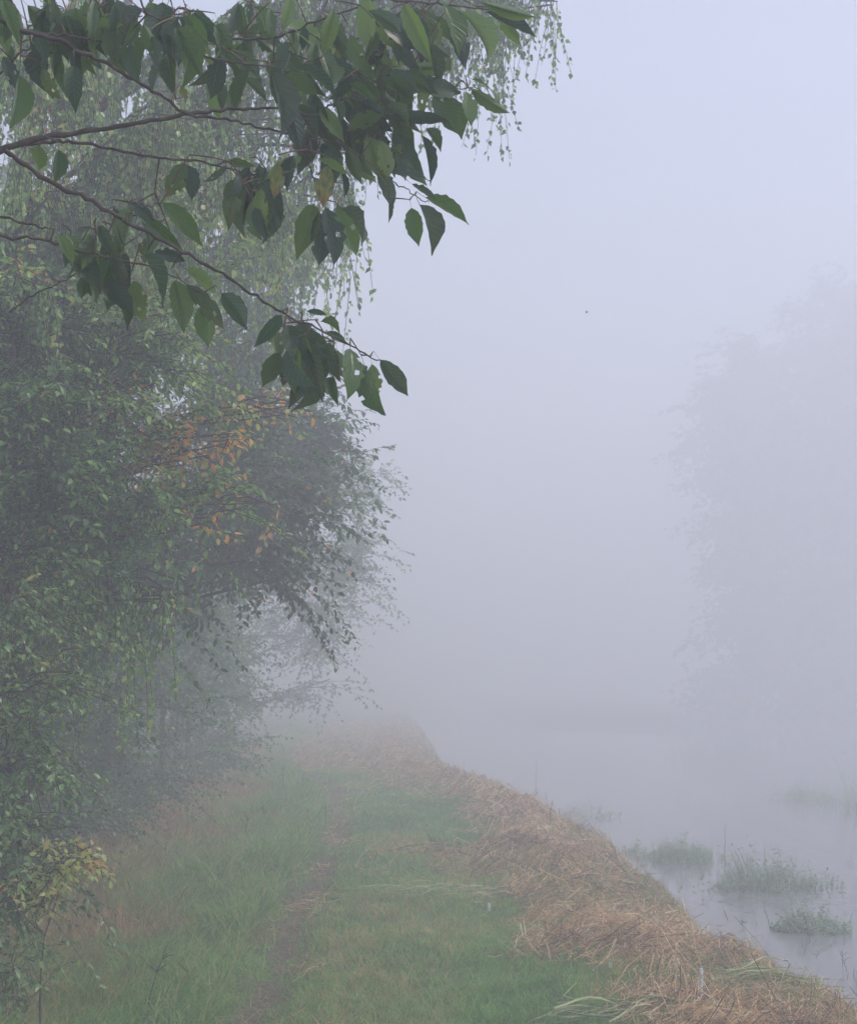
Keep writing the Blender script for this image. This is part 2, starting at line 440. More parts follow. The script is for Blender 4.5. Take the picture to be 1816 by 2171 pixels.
def tree(name, base, top, tr, blobs, label, cat, group=None, style='spray', leaf=.06, sec=14, twigs=260, tl=.6, sp=.04,
         m=None, shape='kite', singles=True, hue=(.15, .75), lean=.0, extra_limb=None):
    """trunk, limbs to every blob of the crown, side branches, twigs, leaves on the twigs.
    blob = (centre, (rx, ry, rz), weight, hue shift, yellow share)"""
    base = np.array(base, float); top = np.array(top, float)
    base[2] = gz(base[0], base[1]) - .05
    root = obj(name, None, None, base.tolist(), label=label, category=cat, group=group)
    off = base
    n = 10
    tpts = resample([base, base * .6 + top * .4 + rng.normal(0, min(.12, tr * 1.2), 3) * (1, 1, 0), base * .25 + top * .75 + rng.normal(0, min(.15, tr * 1.5), 3) * (1, 1, 0), top], n)
    V, F = tubes((tpts - off)[None], (tr * np.linspace(1, .25, n))[None], 8)
    obj('trunk', mesh('trunk', V, F, M_BARK, smooth=True), root)
    allpos, alld, alln, alls, allh = [], [], [], [], []
    tw = []
    for c, r, wgt, hs, ysh in blobs:
        c = np.array(c, float); r = np.array(r, float)
        hz = np.linalg.norm((c - top)[:2])
        zz = np.clip(c[2] - .55 * hz, base[2] + .1 * (top[2] - base[2]), top[2])
        tt = (zz - base[2]) / (top[2] - base[2])
        s = tpts[int(np.clip(tt * (n - 1), 0, n - 1))]
        mid = s * .5 + c * .5 + np.array([0, 0, .15 * hz]) + rng.normal(0, .06, 3)
        limb = resample([s, mid, c], 9)
        lr = tr * (.22 if style == 'weep' else .32 if style != 'bush' else .5)
        parts = [tubes((limb - off)[None], np.linspace(lr, lr * .3, 9)[None], 5)]
        ns = max(3, int(sec * wgt))
        q = rng.normal(0, 1, (ns, 3)); q = unit(q) * (rng.uniform(.35, 1, (ns, 1)) ** .5)
        e = c + q * r
        if style == 'weep': e[:, 2] = c[2] + np.abs(q[:, 2]) * r[2] * .9 
        k = np.clip((rng.uniform(.45, 1, ns) * 8).astype(int), 0, 8)
        s0 = limb[k]
        t = np.linspace(0, 1, 6)[None, :, None]
        sag = (np.sin(np.pi * t) * np.array([0, 0, .12])) * np.linalg.norm(e - s0, axis=1)[:, None, None]
        secp = s0[:, None] * (1 - t) + e[:, None] * t + sag + rng.normal(0, .02, (ns, 6, 3)) * (t > 0)
        parts.append(tubes(secp - off, np.linspace(lr * .35, .004, 6)[None], 3))
        V, F = merge(parts)
        obj('branch', mesh('branch', V, F, M_BARK, smooth=True), root)
        nt_ = max(4, int(twigs * wgt))
        si = rng.integers(0, ns, nt_); f = rng.uniform(.15, 1, nt_) * 4.999
        fi = f.astype(int); ff = (f - fi)[:, None]
        st = secp[si, fi] * (1 - ff) + secp[si, fi + 1] * ff
        L = tl * np.clip(rng.lognormal(-.35, .5, nt_), .2, 1.7)
        outw = unit(unit(st - c) * .9 + rng.normal(0, .55, (nt_, 3)))
        np_ = 6
        tt_ = np.linspace(0, 1, np_)
        if style == 'weep':
            outw[:, 2] *= .3
            x = st[:, None] + outw[:, None] * (L[:, None] * .28 * (1 - np.exp(-3 * tt_))[None])[..., None]
            x[..., 2] -= (L[:, None] * tt_[None] ** 1.15)
            x[..., :2] += rng.normal(0, .10, (nt_, 1, 2)).clip(-.18, .18) * (L[:, None] * tt_[None] ** 1.6)[..., None]
            x += np.cumsum(rng.normal(0, .008, (nt_, np_, 3)), 1)
        else:
            outw[:, 2] = outw[:, 2] * .6 + .1
            outw = unit(outw)
            x = st[:, None] + outw[:, None] * (L[:, None] * tt_[None])[..., None]
            x[..., 2] -= (L[:, None] * .35 * tt_[None] ** 2)
            x += np.cumsum(rng.normal(0, .012, (nt_, np_, 3)), 1)
        x[..., 2] = np.maximum(x[..., 2], gz(x[..., 0], x[..., 1]) + .03)
        tw.append(x)
        nl = np.maximum(3, (L / sp).astype(int))
        ti = np.repeat(np.arange(nt_), nl)
        order = np.concatenate([np.arange(a) for a in nl])
        f = (order + rng.uniform(0, .8, len(ti)) + .6) / np.repeat(nl, nl)
        f = np.clip(f, .1, 1) * (np_ - 1.001); fi = f.astype(int); ff = (f - fi)[:, None]
        pos = x[ti, fi] * (1 - ff) + x[ti, fi + 1] * ff
        tdir = unit(x[ti, fi + 1] - x[ti, fi])
        side = unit(np.cross(tdir, rng.normal(0, .35, (len(ti), 3)) + (np.array([1, 0, .2]) if style == 'weep' else np.array([0, 0, 1])))) * np.where(order % 2, 1, -1)[:, None]
        if style == 'weep':
            d = unit(side * .55 + tdir * .5 + np.array([0, 0, -.55]) + rng.normal(0, .35, (len(ti), 3)))
            nr = unit(rng.normal(0, 1, (len(ti), 3)) + np.array([0, 0, .3]))
        else:
            d = unit(side * .8 + tdir * .6 + np.array([0, 0, -.28]) + rng.normal(0, .28, (len(ti), 3)))
            nr = unit(rng.normal(0, .42, (len(ti), 3)) + np.array([0, -.15, 1]))
        pos = pos + d * rng.uniform(.004, .02, (len(ti), 1))
        sz = leaf * rng.uniform(.6, 1.2, len(ti))
        h = np.clip(rng.uniform(hue[0], hue[1], len(ti)) + hs + (vnoise(pos[:, 0] + pos[:, 2], pos[:, 1] + pos[:, 2] * .5, 2.2) - .5) * .4 + (vnoise(pos[:, 0] - pos[:, 2] * .7, pos[:, 1] * .6 + pos[:, 2], 5.5) - .5) * .35, 0, .84)
        keep = (np.sin(order * .9 + (rng.random(nt_) * 6.28)[ti]) > -.75) & (rng.random(len(ti)) > .1)
        if style != 'weep': keep[:] = True
        yel = rng.random(len(ti)) < ysh
        yel |= (rng.random(nt_) < ysh * .6)[ti] & (rng.random(len(ti)) < .8)
        h = np.where(yel, rng.uniform(.84, 1, len(ti)), h)
        allpos.append(pos[keep]); alld.append(d[keep]); alln.append(nr[keep]); alls.append(sz[keep]); allh.append(h[keep])
    X = np.concatenate(tw)
    X = X[:, [0, 2, 3, 5]] if singles else X[::3 if leaf > .25 else 2][:, [0, 2, 5]]
    V, F = tubes(X - off, np.linspace(.0028, .0012, X.shape[1])[None] * (1.6 if not singles else 1), 3)
    obj('twigs', mesh('twigs', V, F, M_BARK), root, kind='stuff')
    pos = np.concatenate(allpos) - off; d = np.concatenate(alld); nr = np.concatenate(alln); sz = np.concatenate(alls); h = np.concatenate(allh)
    if singles:
        sel = pick_front(pos + off, sz)
        leaf_objects(root, sel, pos, d, nr, sz, h, shape, m)
        keep = np.ones(len(pos), bool); keep[sel] = False
        pos, d, nr, sz, h = pos[keep], d[keep], nr[keep], sz[keep], h[keep]
    if not len(pos):
        return root
    V, F, H = leaves(pos, d, nr, sz, h, shape)
    obj('crown', mesh('crown', V, F, m, hue=H), root, kind='stuff')
    print(name, 'leaves', len(pos), 'twigs', len(X))
    return root

def blob(px, py, d, r, wgt=1.0, hs=0., ysh=.01, rz=None, ry=None):
    k = 1 if d < 9 else .68 if d < 12.45 else .76 if d < 20 else 1.04
    return (P(px, py, d * k), (r * k, (ry or r) * k, (rz or r) * k), wgt, hs, ysh)

# weeping birch beside the path, crown overhanging it
tree('birch_tree', (-2.75, 7.5, 0), (-2.0, 7.6, 6.2), .085, [
    blob(60, 120, 10.2, .75, 1.0, .1), blob(250, 60, 10.6, .7, .9, .1), blob(100, 420, 10, .65, 1.0, .0, .004), blob(330, 330, 10.8, .65, 1.0, .15, .004),
    blob(480, 420, 11.2, .6, .9, .2, .004), blob(250, 700, 10.6, .5, .7, .1, .004), blob(60, 640, 10.0, .5, .7, .1, .004), blob(340, 1270, 10.4, .12, .12, .1, .01), blob(400, 1260, 10.6, .10, .08, .1, .01), blob(180, 1230, 10, .3, .25, .1, .004),
    blob(600, 250, 11.6, .5, .65, .1, .004), blob(690, 420, 11.8, .35, .5, .1), blob(640, 60, 11.6, .5, .35, .1),
    blob(880, 20, 12.0, .5, .7, .0), blob(1010, -10, 12.2, .45, .7, .0, .0), blob(1110, -60, 12.4, .28, .6, -.05, .0), blob(1170, 10, 12.4, .12, .22, -.05, .0), blob(980, 90, 12.4, .3, .35, -.05, .0), blob(780, 330, 12, .3, .22, .0)],
    'weeping birch with fine hanging leafy strands, crown reaching out over the path', 'tree', 'trees along the left side of the path', style='weep', leaf=.042, sec=9, twigs=290, tl=.52, sp=.020,
    m=M_BIRCH, hue=(.15, .72))
tree('hazel_tree', (-2.7, 6.9, 0), (-2.3, 7.2, 3.4), .07, [
    blob(60, 700, 9.8, .6, 1.0, .0, .004), blob(250, 740, 10.4, .65, 1.1, .05, .004), blob(420, 720, 11, .5, .8, .05, .004),
    blob(80, 980, 9.6, .6, 1.0, .0, .004), blob(300, 1000, 10.2, .6, 1.0, .0, .004), blob(430, 1080, 10.8, .35, .45, .05, .004), blob(200, 860, 10.2, .4, .7, .1, .004), blob(30, 1150, 9.6, .45, .8, .05), blob(200, 1120, 10, .4, .7, .05)],
    'bushy round-leaved tree filling the left edge below the big branch', 'tree', 'trees along the left side of the path', leaf=.042, sec=10, twigs=340, tl=.30, sp=.017, m=M_BIRCH, shape='oval', hue=(.05, .72))
tree('maple_tree', (-2.6, 7.9, 0), (-1.9, 7.7, 2.9), .035, [
    blob(440, 965, 10.4, .12, .35, 0, .85, .07), blob(480, 940, 10.3, .10, .30, 0, .9, .06), blob(395, 985, 10.4, .10, .2, 0, .8, .05), blob(590, 880, 10.9, .10, .16, 0, .6, .05), blob(625, 858, 11.0, .09, .16, 0, .5, .05),
    blob(270, 850, 10.3, .10, .12, 0, .8, .08), blob(425, 1110, 10.2, .07, .12, 0, .8, .04), blob(560, 1065, 10.8, .12, .16, 0, .4, .04), blob(315, 830, 10.2, .06, .06, 0, .8, .04), blob(50, 560, 10.0, .14, .10, 0, .7, .06)],
    'thin tree carrying the sprays of orange autumn leaves', 'tree', 'trees along the left side of the path', leaf=.048, sec=9, twigs=120, tl=.18, sp=.024, m=M_BIRCH, shape='oval', hue=(.3, .75))
# second birch whose strands show behind the cherry tips
tree('birch_tree', (-3.0, 10.8, 0), (-2.1, 10.7, 7.8), .10, [
    blob(560, 520, 14, .75, .8, .1, .004), blob(660, 480, 14, .5, .6, .1), blob(540, 760, 14, .5, .5, .0), blob(730, 520, 14.2, .35, .3), blob(350, 520, 13.5, .8, 1, .1, .004),
    blob(180, 560, 13.5, .8, 1, .1, .004), blob(450, 150, 14, .8, .7, .1), blob(150, 150, 13.5, .9, 1, .1)],
    'slimmer birch behind the first, its strands hanging against the bright fog', 'tree', 'trees along the left side of the path', style='weep', leaf=.050, sec=8, twigs=220, tl=.62, sp=.026,
    m=M_BIRCH, hue=(.1, .65), singles=False)
# broad leaved trees, one behind the other
tree('elm_tree', (-3.1, 11.0, 0), (-2.2, 11.3, 4.6), .09, [
    blob(600, 880, 14.0, .42, .7, -.05, .01, .2),  blob(560, 1060, 13.6, .55, 1, -.1, .02), blob(600, 1010, 14.2, .5, .8, -.1, .01),
    blob(520, 1190, 13.4, .5, .8, -.1, .01), blob(610, 1220, 13.8, .28, .4, -.05), blob(400, 1150, 13, .55, .8, -.1, .01), blob(250, 1180, 12.6, .6, .9, -.1, .0), blob(100, 1220, 12, .7, 1, -.1)],
    'broad-leaved tree with orange autumn sprays in the middle of the tree wall', 'tree', 'trees along the left side of the path', leaf=.062, sec=9, twigs=220, tl=.45, sp=.026, m=M_ELM, shape='oval', hue=(.1, .6))
tree('elm_tree', (-3.1, 14.2, 0), (-1.7, 14.5, 5.2), .10, [
    blob(670, 940, 17.5, .42, .9, -.05, .0), blob(710, 980, 17.6, .28, .5, 0, .0), blob(640, 960, 17.5, .55, 1, .0, .0), blob(650, 1060, 17.8, .45, .8, .1, .01),
    blob(600, 1100, 17.5, .6, 1, -.1, .0), blob(540, 720, 18.5, .8, 1, -.1, .0), blob(620, 760, 18.5, .25, .3, -.1, 0), blob(560, 900, 18, .7, 1, -.1, .0), blob(590, 620, 18.6, .45, .6, -.1)],
    'round-crowned tree leaning out over the path, leaf tips dark against the fog', 'tree', 'trees along the left side of the path', leaf=.075, sec=9, twigs=210, tl=.45, sp=.032, m=M_ELM, shape='oval', hue=(.1, .6))
tree('alder_tree', (-4.2, 24.6, 0), (-2.2, 24.9, 7.6), .13, [
    blob(740, 1060, 24, .7, 1, 0, 0), blob(780, 1020, 24.5, .4, .5, 0, 0), blob(700, 1180, 24, .8, 1, 0, 0), blob(790, 1180, 24.5, .35, .35, 0, 0, .15), blob(770, 1230, 24, .4, .4, 0, 0, .2),
    blob(640, 1020, 24, .9, 1, 0, 0), blob(660, 1280, 24, .7, .8, 0, 0), blob(560, 1150, 24, .9, 1, 0, 0)],
    'pale fogged tree with flat branches reaching furthest out over the path', 'tree', 'trees along the left side of the path', leaf=.09, sec=8, twigs=190, tl=.55, sp=.045, m=M_ELM, singles=False)
tree('alder_tree', (-5.0, 33, 0), (-3.2, 33, 9), .15, [
    blob(740, 1330, 31, 1.0, 1, 0, 0), blob(720, 1200, 32, 1.2, 1, 0, 0), blob(640, 1350, 32, 1.2, 1, 0, 0), blob(680, 1050, 32, 1.3, 1, 0, 0), blob(600, 900, 32, 1.3, 1, 0, 0), blob(700, 1440, 32, .9, .8, 0, 0)],
    'farthest tree of the row, almost lost in the fog', 'tree', 'trees along the left side of the path', leaf=.12, sec=8, twigs=140, tl=.7, sp=.07, m=M_ELM, singles=False)
tree('alder_tree', (-5.6, 20, 0), (-5.0, 20, 9), .16, [  # added back wall of trees, blocks horizon light behind the row
    ((-5, 20, 3), (1.6, 1.6, 1.4), 1.2, 0, 0), ((-4.6, 20, 5.5), (1.7, 1.7, 1.5), 1.2, 0, 0), ((-5, 20, 8), (1.7, 1.7, 1.5), 1.2, 0, 0), ((-5, 17, 3.5), (1.6, 1.6, 1.8), 1.2, 0, 0), ((-5, 17, 7), (1.7, 1.7, 1.8), 1.2, 0, 0)],
    'dense dark tree standing behind the birches', 'tree', 'trees behind the first row', leaf=.14, sec=12, twigs=200, tl=.8, sp=.07, m=M_ELM, singles=False)
tree('alder_tree', (-6.0, 12.5, 0), (-5.4, 13, 10), .16, [
    ((-5, 13, 2.6), (1.5, 1.5, 1.5), 1.2, 0, 0), ((-5, 13, 5), (1.6, 1.6, 1.5), 1.2, 0, 0), ((-5, 13.2, 7.6), (1.6, 1.6, 1.5), 1.2, 0, 0), ((-4.6, 15, 4), (1.4, 1.4, 2), 1.2, 0, 0)],
    'dense dark tree at the far left behind the near shrubs', 'tree', 'trees behind the first row', leaf=.13, sec=12, twigs=200, tl=.8, sp=.07, m=M_ELM, singles=False)
for k, (x, y, r, h) in enumerate([(-7.5, 27, 2.2, 9), (-8, 36, 2.6, 10), (-9, 8, 2.4, 9), (-6.5, 42, 2.4, 9)]):  # more trees added to the back wall against backlight
    tree('alder_tree', (x, y, 0), (x + .3, y, h), .18, [((x + .6, y, 2.4), (r, r, 2), 1, 0, 0), ((x + .4, y, 5.2), (r, r, 2), 1, 0, 0), ((x, y, h - 1), (r * .8, r * .8, 1.8), 1, 0, 0)],
         ['dark tree filling the gap behind the leaning tree', 'far fogged tree behind the end of the row', 'dark tree beyond the left edge of the shrubs', 'last grey tree where the path fades'][k],
         'tree', 'trees behind the first row', leaf=.2, sec=10, twigs=110, tl=1.0, sp=.12, m=M_ELM, singles=False)

# shrubs under the trees
SH = [(-2.75, 7.7, .55, 1.5), (-3.15, 9.4, .85, 2.4), (-3.1, 11.3, .9, 2.9), (-3.05, 13.3, .95, 3.2), (-3.0, 15.6, 1.0, 3.3), (-3.0, 18.2, 1.1, 3.4), (-3.1, 21.2, 1.2, 3.5), (-3.5, 25, 1.3, 3.6), (-4.6, 30, 1.6, 4)]
SHL = ['small dark shrub at the far left beside the willow shrub', 'nearest dark leafy shrub under the birch', 'dark shrub behind the nearest one, small pale leaves', 'deep green shrub in the hollow under the trees', 'shaded shrub at the foot of the orange-sprayed tree',
       'grey green shrub beside the leaning tree', 'fogged shrub bordering the dry grass', 'dim shrub near the end of the hedge', 'barely visible shrub where the hedge fades']
for k, (x, y, r, h) in enumerate(SH):
    tree('leafy_shrub', (x, y, 0), (x, y, h * .7), .05, [((x, y, h * .16), (r * .9, r, h * .16), 1.3, -.05, .004), ((x + .1, y + .2, h * .42), (r * .95, r * 1.1, h * .2), 1.7, -.05, .004), ((x, y, h * .66), (r * .9, r * 1.1, h * .2), 1.7, -.05, .004), ((x, y, h * .9), (r * .8, r, h * .18), 1.3, 0, .004)],
         SHL[k], 'shrub', 'shrubs under the trees', style='bush', leaf=.045 if k < 5 else .08, sec=14, twigs=230 if k < 5 else 180, tl=.42, sp=.028 if k < 5 else .045, m=M_SHRUB, shape='kite', singles=k < 3)
# willow shrub at the very left edge, close
tree('willow_shrub', (-2.1, 6.3, 0), (-1.95, 6.3, 1.9), .03, [
    blob(0, 1250, 6.3, .32, .8, .15, .01), blob(30, 1450, 6.2, .34, 1, .1, .01), blob(50, 1600, 6.2, .30, 1, .0, .02), blob(30, 1740, 6.2, .27, 1, 0, .01), blob(10, 1850, 6.3, .22, .7, 0, .01), blob(-30, 1880, 6.8, .2, .5, -.05, .01), blob(-60, 1500, 7.0, .4, .8), blob(-60, 1050, 7.1, .4, .8, .15)],
    'bright small-leaved willow shrub at the left edge, close by', 'shrub', None, style='bush', leaf=.036, sec=14, twigs=170, tl=.30, sp=.02, m=M_SHRUB, shape='oval', hue=(.25, .8))
tree('low_shrub', (-1.95, 6.6, 0), (-1.9, 6.6, .35), .015, [blob(30, 2060, 6.5, .16, .6, .0, .03), blob(-20, 2130, 6.4, .18, .6, 0, .03), blob(60, 2120, 6.5, .12, .35, 0, .03)],
     'low sprawling shrub with shiny leaves in the bottom left corner', 'shrub', None, style='bush', leaf=.045, sec=9, twigs=60, tl=.18, sp=.025, m=M_SHRUB, shape='oval', hue=(.2, .7))
tree('yellow_leaved_shrub', (-1.50, 6.1, 0), (-1.49, 6.1, .6), .008, [blob(135, 1840, 6.1, .09, .7, .2, .06), blob(165, 1812, 6.1, .08, .45, .2, .06), blob(110, 1880, 6.1, .07, .4, .1, .1)],
     'small shrub with yellow leaves at the foot of the hedge', 'shrub', None, style='bush', leaf=.036, sec=5, twigs=90, tl=.09, sp=.014, m=M_BIRCH, shape='oval', hue=(.7, .84))

# trees on the far bank, right, behind the fog
for k, (x, y, h, r) in enumerate([(20.5, 76, 20, 4.6), (25.5, 80, 23.4, 6.2), (27, 72, 22.4, 6.0)]):
    bl = [((x + rng.uniform(-2, 2), y + rng.uniform(-2, 2), h * f), (r * s, r * s, h * .16), 2.2, 0, 0) for f, s in ((.08, 1.1), (.22, 1.1), (.36, 1), (.5, 1.1), (.64, .9), (.78, .8), (.92, .5))]
    tree('poplar_tree', (x, y, 0), (x, y, h * .8), .16, bl, ['tall tree on the far bank, left one of the three', 'tallest tree on the far bank, middle of the three', 'tree on the far bank nearest the right edge'][k],
         'tree', 'trees on the far bank', leaf=.52, sec=16, twigs=420, tl=1.4, sp=.26, m=M_DARK, singles=False)

# ------------------------------------------------------------------ the cherry branch in front
k1 = 1816 / 1757
CHD = lambda px: 2.55 + .45 * px / 1000                     # depth of the branch plane, it leans away to the right
BR = [  # control points in photo pixels (displayed scale), radius px start -> end, depth offset
    ([(-190, 400), (-80, 345), (10, 305), (100, 280), (200, 265), (300, 250), (385, 235), (470, 225), (550, 222), (650, 235)], 15, 4.5, .0),
    ([(-200, -60), (-60, 15), (45, 62), (110, 82), (190, 115), (260, 155), (330, 195), (385, 235), (460, 245), (530, 262), (600, 275), (690, 290)], 11, 3.5, -.02),
    ([(10, 303), (100, 291), (150, 293), (230, 305), (330, 325), (400, 330), (480, 350), (540, 362)], 8, 3, .03),
    ([(10, 308), (60, 345), (130, 385), (200, 420), (250, 450), (330, 490), (400, 530), (470, 570), (530, 610), (575, 640), (625, 662), (690, 692), (745, 725), (785, 742)], 10, 2.5, -.05),
    ([(-120, 415), (0, 445), (60, 460), (110, 470)], 7, 3, .1),
    ([(-120, 450), (0, 483), (80, 490), (150, 510), (220, 528), (300, 545), (360, 570), (410, 600)], 7, 2, -.1),
    ([(250, 452), (285, 425), (330, 418)], 4, 2.5, -.08),
    ([(20, 640), (60, 610), (110, 585), (155, 562), (200, 540)], 3.5, 2, .05),
    ([(45, 62), (120, 70), (190, 80), (260, 92), (330, 105)], 7, 3, .02),
    ([(260, -60), (300, 20), (330, 40)], 5, 3, -.1),
    ([(330, 60), (400, 75), (480, 80), (560, 76), (640, 50), (740, 10), (840, -30)], 6, 4, .12),
    ([(430, 118), (500, 130), (560, 138), (610, 148)], 5, 2, -.1),
    ([(385, 100), (430, 118)], 5, 4, -.1),
    ([(600, 275), (650, 232), (700, 205), (745, 182), (780, 160), (840, 152), (887, 182), (967, 180), (1000, 195)], 5, 2, .05),
    ([(650, 235), (732, 282), (760, 262), (793, 242), (830, 228)], 5, 2.5, .1),
    ([(732, 282), (770, 330), (800, 372), (830, 385), (858, 408), (880, 415)], 4, 2, .12),
    ([(640, -40), (720, -10), (800, 0), (880, 5), (945, 14), (1010, 20), (1050, 25)], 7, 3, .2),
    ([(600, 275), (630, 330), (650, 385), (660, 415)], 4, 2.5, .1),
    ([(560, 76), (600, 110), (660, 120), (720, 90), (760, 40)], 4, 2.5, .2),
    ([(-60, 200), (20, 130), (60, 100), (130, 110)], 5, 3, .15),
]
DSC = k1
cherry = obj('bird_cherry_tree', None, None, P(-190 * k1, 400 * k1, 2.5).tolist(),
             label='large-leaved cherry branches hanging into the top left of the view, close by', category='tree')
coff = np.array(cherry.location)
bpts, brad = [], []
for cps, r0, r1, do in BR:
    cps = np.array(cps, float) * k1
    dd = CHD(cps[:, 0]) + do
    p3 = P(cps[:, 0], cps[:, 1], dd)
    n = max(8, int(len(cps) * 5))
    pp = resample(p3, n)
    pp[1:-1] += rng.normal(0, .0018, (n - 2, 3))
    rr = np.linspace(r0, r1, n) * .5 * k1 / FPX * 2.75 * (1 + .12 * np.sin(np.arange(n) * 1.9) + rng.normal(0, .05, n))
    V, F = tubes((pp - coff)[None], rr[None], 7)
    obj('branch', mesh('branch', V, F, M_BARK, smooth=True), cherry)
    bpts.append(pp)
# the limb that carries them comes from a trunk out of view on the left
limb = resample([P(-190 * k1, 400 * k1, 2.5), P(-700, 700, 2.6), P(-1500, 1500, 2.7), np.array([-2.9, 2.8, gz(-2.9, 2.8) - .05])], 24)
limb2 = resample([P(-200 * k1, -60 * k1, 2.5), P(-600, 300, 2.6), P(-900, 900, 2.65)], 10)
V, F = merge([tubes((limb - coff)[None], np.linspace(.016, .075, 24)[None], 9), tubes((limb2 - coff)[None], np.linspace(.012, .03, 10)[None], 7)])
obj('trunk', mesh('trunk', V, F, M_BARK, smooth=True), cherry)
l3 = resample([P(-120 * k1, 415 * k1, 2.6), P(-400, 520, 2.6), P(-620, 640, 2.6)], 8)
l4 = resample([P(-120 * k1, 450 * k1, 2.45), P(-420, 540, 2.55), P(-640, 660, 2.6)], 8)
l5 = resample([P(-60 * k1, 200 * k1, 2.65), P(-300, 330, 2.6), P(-450, 300, 2.62)], 8)
V, F = merge([tubes((q - coff)[None], np.full((1, 8), .006), 5) for q in (l3, l4, l5)])
obj('branch', mesh('branch', V, F, M_BARK, smooth=True), cherry)
BP = np.concatenate(bpts)

def cherry_leaf(seed, fold, curl, side, sick, holes):
    r = np.random.default_rng(seed)
    ns, nc = 12, 6
    t = np.linspace(0, 1, ns + 1)
    wid = np.sin(np.pi * np.clip(t, 0, 1) ** .88) ** .78 * .5
    wid *= np.where(t > .8, 1 - .62 * ((t - .8) / .2) ** .5, 1)
    wid[-1] = .004; wid[0] = .012
    V, UV = [], []
    for i_, tt in enumerate(t):
        for j in range(nc + 1):
            a = (j / nc - .5) * 2
            ww = wid[i_] * (1 + (.05 * (-1) ** i_ if abs(a) > .99 else 0) + (r.normal(0, .05) if abs(a) > .99 else 0))
            y = a * ww
            z = fold * abs(y) - curl * tt ** 2 * .5 + side * a * tt * .1 + .012 * math.sin(tt * 26 - abs(a) * 7) * (1 - abs(a) * .3)
            x = tt - .5 * curl ** 2 * tt ** 3 * .3
            V.append((x, y, z)); UV.append((j / nc, tt))
    F, fm = [], []
    for i_ in range(ns):
        for j in range(nc):
            a = i_ * (nc + 1) + j
            if holes and 1 < i_ < ns - 2:
                if r.random() < (.035 if 0 < j < nc - 1 else .22) * holes: continue
            F.append((a, a + 1, a + nc + 2, a + nc + 1)); fm.append(0)
    pe = np.array([[-.22, 0, .05], [-.1, 0, .015], [0, 0, 0], [.02, 0, -.002]])
    pv, pf = tubes(pe[None], np.array([[.009, .007, .008, .006]]), 4)
    F += (pf + len(V)).tolist(); fm += [1] * len(pf)
    V = np.concatenate([np.array(V), pv]); UV = np.concatenate([np.array(UV), np.full((len(pv), 2), .5)])
    return mesh('leaf', V, np.array(F), [M_CHERRY, M_STEM], uv=UV, fmat=fm, smooth=True, extra={'sick': sick})
CL = [cherry_leaf(1, .30, .35, .1, 0, 0), cherry_leaf(2, .45, .55, -.3, 0, 0), cherry_leaf(3, .15, .2, .4, 0, .5), cherry_leaf(4, .5, .8, .2, .15, 0),
      cherry_leaf(5, .2, .6, -.5, 0, .5), cherry_leaf(6, .35, .3, 0, .5, 0), cherry_leaf(7, .2, .3, .2, 1.0, .3), cherry_leaf(8, .6, 1.1, -.5, .1, .25), cherry_leaf(9, .1, .9, .7, .25, .6)]
lv_base, lv_len, rest = [], [], []
def put_leaf(b, t, wpx, db=None, dt=None, kind=None, roll=None, lab=None):
    """leaf from photo pixel b to t, wpx wide"""
    db = CHD(b[0]) + rng.normal(0, .06) if db is None else db
    dt = db + rng.normal(0, .035) if dt is None else dt
    B = P(b[0], b[1], db); T = P(t[0], t[1], dt)
    L = np.linalg.norm(T - B)
    X = (T - B) / L
    view = unit(CAM - (B + T) / 2)
    roll = rng.normal(0, .55) if roll is None else roll
    n0 = unit(view - X * (view @ X))
    s0 = np.cross(X, n0)
    nr = n0 * math.cos(roll) + s0 * math.sin(roll)
    if nr[2] < -.2: nr = -nr
    Y = np.cross(nr, X)
    W = wpx / FPX * db / max(.45, abs(math.cos(roll)))
    W = min(W * .9, L * .47)
    kind = int(rng.choice([0, 1, 1, 0, 2, 2, 3, 3, 4, 7, 7, 8], 1)[0]) if kind is None else kind
    M = np.eye(4)
    M[:3, 0] = X * L; M[:3, 1] = Y * W; M[:3, 2] = nr * L * .8; M[:3, 3] = B - coff
    if len(lv_base) < 300:
        o = obj('leaf', CL[kind], cherry, label=lab)
        o.matrix_basis = Matrix(M.tolist())
    else:
        rest.append((kind, M))
    lv_base.append(B - X * L * .21 + nr * L * .035); lv_len.append(L)

